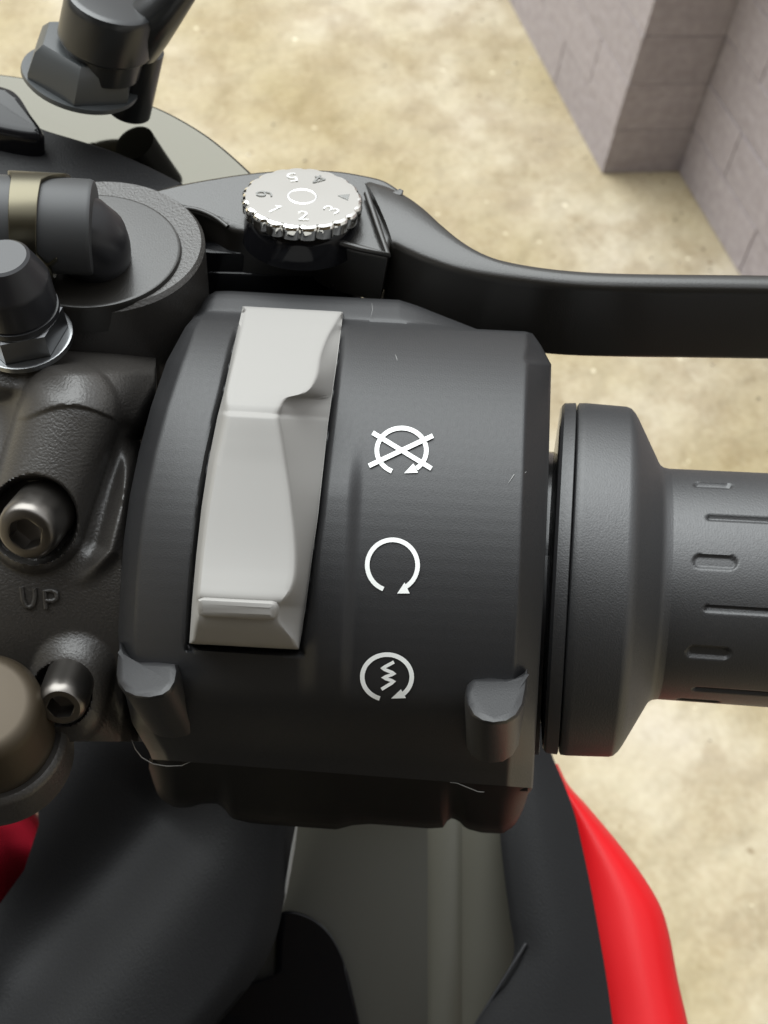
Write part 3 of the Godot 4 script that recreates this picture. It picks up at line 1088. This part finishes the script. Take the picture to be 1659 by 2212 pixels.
func build_front_panel() -> void:
	var t := thing("front_cowl", P(200, 290, -40), "glossy dark front cowl panel with a curved edge under the mirror stem", "fairing")
	var edge := smooth_path([[-80, 150], [0, 156], [80, 168], [180, 188], [262, 205], [330, 224], [400, 258], [470, 304], [545, 370], [590, 420]])
	var outline := edge + [[560, 450], [420, 440], [260, 420], [60, 400], [-80, 390]]
	part("gloss_panel", prism(flat_poly(outline, -40.0, 290.0, 0.066), -up * 0.003, 0.0009), M["dark mirror"], t, 50.0)
	var band := smooth_path([[-80, 240], [0, 258], [60, 258], [100, 275], [170, 296], [240, 318], [320, 352], [400, 392]]) + [[380, 420], [300, 440], [100, 430], [-80, 420]]
	part("black_surround", prism(flat_poly(band, -33.0, 300.0, 0.062), -up * 0.006, 0.0012), M["tank matte"], t, 50.0)
	var ridge := smooth_path([[-80, 166], [0, 178], [40, 196], [70, 240], [95, 280], [60, 290], [-80, 262]])
	part("black_corner", prism(flat_poly(ridge, -31.0, 230.0, 0.06), -up * 0.006, 0.0015), M["black gloss"], t, 50.0)

func build_lower() -> void:
	# fork cap at the lower left
	var f := thing("fork_cap", P(-45, 1600, 8), "round bronze fork cap with a dark collar below the clamp bolts", "fork cap")
	var c := P(-48, 1520, 26.0)
	var ax := Vector3(0.06, 0.55, 0.83).normalized()
	part("cap", lathe([[0, 0], [0, 5.6], [-0.4, 6.8], [-1.6, 7.7], [-9, 8.2], [-12, 8.3]], c, ax, 72), M["bronze cap"], f, 50.0)
	part("collar", lathe([[-9.6, 8.0], [-9.2, 9.0], [-9.6, 9.6], [-10.4, 9.8], [-16, 9.8]], c, ax, 72), M["cast paint"], f, 50.0)
	# matte tank cover
	var t := thing("tank_cover", P(300, 1990, -70), "matte dark grey tank cover curving away beneath the switch housing", "tank")
	var right := [[1500, 700], [1700, 655], [1790, 641], [1880, 626], [1960, 611], [2030, 594], [2090, 566], [2150, 524], [2212, 472], [2300, 390], [2400, 330]]
	var rows := []
	var y := 1500.0
	while y <= 2400.0:
		var xr := curve(right, y)
		var row := PackedVector3Array()
		for k in 61:
			var fk := k / 60.0
			var x := lerpf(tab([[1500, 60], [1780, 84], [1880, 52], [1960, -6], [2010, -95], [2300, -400], [3300, -900]], y), xr, fk)
			var p := Vector2(x, y)
			var d := dist_seg(p, Vector2(330, 1760), Vector2(-40, 2190))
			var n := -70.0 - 9.0 * exp(-pow(d / 120.0, 2.0)) + (y - 1900.0) * 0.022 
			n -= pow(maxf(0.0, (fk - 0.9) / 0.1), 2.0) * 2.5
			n -= pow(maxf(0.0, (230.0 - x) / 230.0), 2.0) * 6.0 * (1.0 - smoothstep(1900.0, 2150.0, y))
			row.append(P(x, y, n))
		row.append(P(xr - 4.0, y, -78.0))
		row.append(P(xr - 12.0, y, -110.0))
		rows.append(row)
		y += 10.0
	# unseen run of the tank, widened towards the seat to block floor bounce
	var level := Vector3(0, 0, 0)
	level = (Vector3.BACK - up * up.z).normalized()
	var last: PackedVector3Array = rows[-1]
	for k in range(1, 9):
		var row := PackedVector3Array()
		for j in last.size():
			var w := 1.0 + 0.12 * k
			row.append(Vector3(last[j].x * w + 0.055 * minf(k, 5.0) * pow(j / 62.0, 2.0), last[j].y, last[j].z) + level * (0.045 * k) - up * (0.0005 * k * k))
		rows.append(row)
	part("cover", outward(grid(rows), P(300, 1900, -150)), M["tank matte"], t, 50.0)
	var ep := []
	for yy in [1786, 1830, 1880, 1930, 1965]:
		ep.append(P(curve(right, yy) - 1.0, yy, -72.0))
	part("edge_highlight", tube(ep, [0.2, 0.34, 0.34, 0.28, 0.1], 8), M["scuff and glint"], t, 60.0)  # pale tube painted as the highlight on the tank's edge
	# glossy knee panel with facets
	var g := thing("side_fairing", P(880, 2000, -110), "glossy side fairing between matte covers, olive reflection painted into its colour", "fairing")
	rows = []
	for yy in [1640, 1760, 1880, 2000, 2120, 2240, 2320, 2800, 3300]:
		var row := PackedVector3Array()
		for q in [[520, -0.0], [640, 0.0], [760, 0.8], [880, 0.9], [930, 0.9], [1000, 0.6], [1150, 0.2]]:
			row.append(P(q[0], yy, -112.0 + q[1] + (yy - 1900) * 0.018))
		rows.append(row)
	part("gloss_panel", outward(grid(rows), P(880, 2000, -200)), M["olive reflection"], g, 40.0)
	for q in [["reflection_strip", 921.0, 998.0, "reflected_band"], ["reflection_border", 998.0, 1150.0, "reflected_band"]]:  # pale strips paint the bands reflected in the glossy panel
		var strip := []
		for yy in [1640, 1900, 2200, 2800]:
			var row := PackedVector3Array()
			for fx in [[0.0, -0.9], [0.04, -0.7], [0.2, 0.0], [0.5, 0.12], [0.8, 0.0], [0.96, -0.7], [1.0, -0.9]]:
				row.append(P(lerpf(q[1], q[2], fx[0]), yy, -110.4 + fx[1] + (yy - 1900) * 0.018))
			strip.append(row)
		part(q[0], outward(grid(strip), P(960, 2000, -200)), M[q[3]], g, 60.0)
	var blob := smooth_path([[596, 2100], [600, 2010], [606, 1968], [640, 1964], [686, 1984], [722, 2022], [748, 2080], [766, 2150], [784, 2230]]) + [[800, 2330], [300, 2330], [400, 2230], [500, 2130]]
	part("black_recess", prism(flat_poly(blob, -100.0, 2000.0, 0.006), -up * 0.008, 0.0012), M["black gloss"], g, 60.0)
	# matte border panel and red fairing
	var m := thing("border_panel", P(1180, 1950, -95), "matte black border panel lying against the red fairing", "fairing")
	rows = []
	var ml := [[1560, 1100], [1640, 1085], [1790, 1080], [1880, 1088], [1980, 1101], [2060, 1110], [2130, 1080], [2212, 1030], [2320, 965], [3000, 600]]
	var mr := [[1560, 1170], [1640, 1196], [1700, 1221], [1760, 1242], [1830, 1258], [1920, 1277], [2050, 1300], [2130, 1313], [2212, 1324], [2320, 1338], [3000, 1400]]
	y = 1560.0
	while y <= 2990.0:
		var row := PackedVector3Array()
		var a := curve(ml, y)
		var b := curve(mr, y)
		for k in 21:
			var fk := k / 20.0
			var n := -98.0 + (y - 1900.0) * 0.05 + 2.2 * sin(PI * pow(fk, 0.8)) - 0.5 * absf(fk - 0.5)
			row.append(P(lerpf(a, b, fk), y, n))
		row.append(P(b - 4.0, y, -112.0 + (y - 1900.0) * 0.05))
		row.insert(0, P(a + 4.0, y, -112.0 + (y - 1900.0) * 0.05))
		rows.append(row)
		y += 10.0
	part("panel", outward(grid(rows), P(1180, 1950, -160)), M["tank matte"], m, 50.0)
	part("panel_seam", tube([P(1136, 2038, -89.5), P(1085, 2120, -86.0), P(1026, 2216, -84.5)], [0.35], 8), M["cap rubber"], m, 60.0)
	var r := thing("red_fairing", P(1350, 2000, -108), "bright red painted fairing edge curving over the concrete", "fairing")
	rows = []
	var rr := [[1650, 1205], [1695, 1228], [1740, 1268], [1830, 1343], [1900, 1394], [1960, 1428], [2020, 1446], [2120, 1465], [2212, 1486], [2320, 1505], [3000, 1560]]
	y = 1650.0
	while y <= 2990.0:
		var row := PackedVector3Array()
		var a := curve(mr, y) - 30.0
		var b := maxf(curve(rr, y), a + 1.0)
		for k in 25:
			var fk := k / 24.0
			var n := -106.0 + (y - 1900.0) * 0.05 + 3.0 * sin(PI * 0.6 * fk) - 6.0 * pow(fk, 6.0)
			row.append(P(lerpf(a, b, fk), y, n))
		row.append(P(b - 2.0, y, -121.0 + (y - 1900.0) * 0.05))
		rows.append(row)
		y += 10.0
	part("painted_shell", outward(grid(rows), P(1340, 1950, -180)), M["red paint"], r, 60.0)
	var s := thing("shaded_red_knob", P(-10, 1880, -125), "shaded red knob with shade put into its colour, deep in the gap beside the fork cap", "adjuster")
	part("knob", lathe([[-30, 0], [-30, 17], [-12, 17.2], [-5, 16.4], [-1.5, 14], [0, 10], [0.4, 0]], P(-40, 1850, -100), Vector3(0.25, 0.5, 0.83).normalized(), 64), M["shaded red"], s, 60.0)
	var h := thing("handlebar", P(700, 1250, -2), "black handlebar tube passing through the clamp, switch and grip", "handlebar")
	part("bar", lathe([[-110, 0], [-110, 11], [60, 11], [60, 0]], P(1200, 1247, 0), bar_axis(), 32), M["cast paint"], h)

func _ready() -> void:
	# camera, sky, sun, exposure
	var pitch := deg_to_rad(48.0)
	var roll := deg_to_rad(12.0)
	var fw := Vector3(0, -sin(pitch), -cos(pitch))
	var u0 := Vector3(0, cos(pitch), -sin(pitch))
	var rt := Vector3.RIGHT * cos(roll) + u0 * sin(roll)
	var u1 := u0 * cos(roll) - Vector3.RIGHT * sin(roll)
	eye = Vector3(0, 1.2, 0)
	var turn := Basis(rt, u1, -fw)
	frame = Transform3D(turn, eye + fw * (REACH * 0.001))
	up = turn.inverse() * Vector3.UP
	var cam := Camera3D.new()
	cam.name = "camera"
	add_child(cam)
	var att := CameraAttributesPhysical.new()
	att.frustum_focal_length = 33.0
	att.frustum_focus_distance = 0.172
	att.exposure_aperture = 42.0
	att.frustum_near = 0.01
	att.frustum_far = 60.0
	cam.attributes = att
	cam.fov = 40.0
	cam.near = 0.01
	cam.far = 60.0
	cam.transform = Transform3D(turn, eye)
	cam.current = true
	var env := Environment.new()
	env.background_mode = Environment.BG_SKY
	var sm := ProceduralSkyMaterial.new()
	sm.sky_top_color = Color(0.97, 0.985, 1.0)
	sm.sky_horizon_color = Color(0.52, 0.50, 0.46)
	sm.sky_curve = 0.6
	sm.ground_bottom_color = Color(0.25, 0.23, 0.20)
	sm.ground_horizon_color = Color(0.25, 0.23, 0.20)
	sm.sun_angle_max = 0.1
	sm.sky_energy_multiplier = 1.2
	var sky := Sky.new()
	sky.sky_material = sm
	env.sky = sky
	env.tonemap_mode = Environment.TONE_MAPPER_LINEAR
	env.tonemap_exposure = 1.05
	env.sdfgi_enabled = true
	env.ssao_enabled = true
	env.ssil_enabled = true
	var we := WorldEnvironment.new()
	we.name = "surroundings"
	we.environment = env
	add_child(we)
	var sun := DirectionalLight3D.new()
	sun.name = "daylight"
	sun.light_energy = 1.5
	sun.light_color = Color(0.98, 1.0, 1.0)
	sun.light_angular_distance = 65.0
	sun.shadow_enabled = true
	sun.sky_mode = DirectionalLight3D.SKY_MODE_LIGHT_ONLY
	add_child(sun)
	sun.look_at_from_position(Vector3.ZERO, -Vector3(-0.45, 0.84, -0.32))
	materials()
	make_barrel()
	build_floor()
	build_grit()
	build_light_blockers()
	build_walls()
	build_switch()
	build_grip()
	build_lever()
	build_master()
	build_hose()
	build_union()
	build_mirror()
	build_front_panel()
	build_lower()
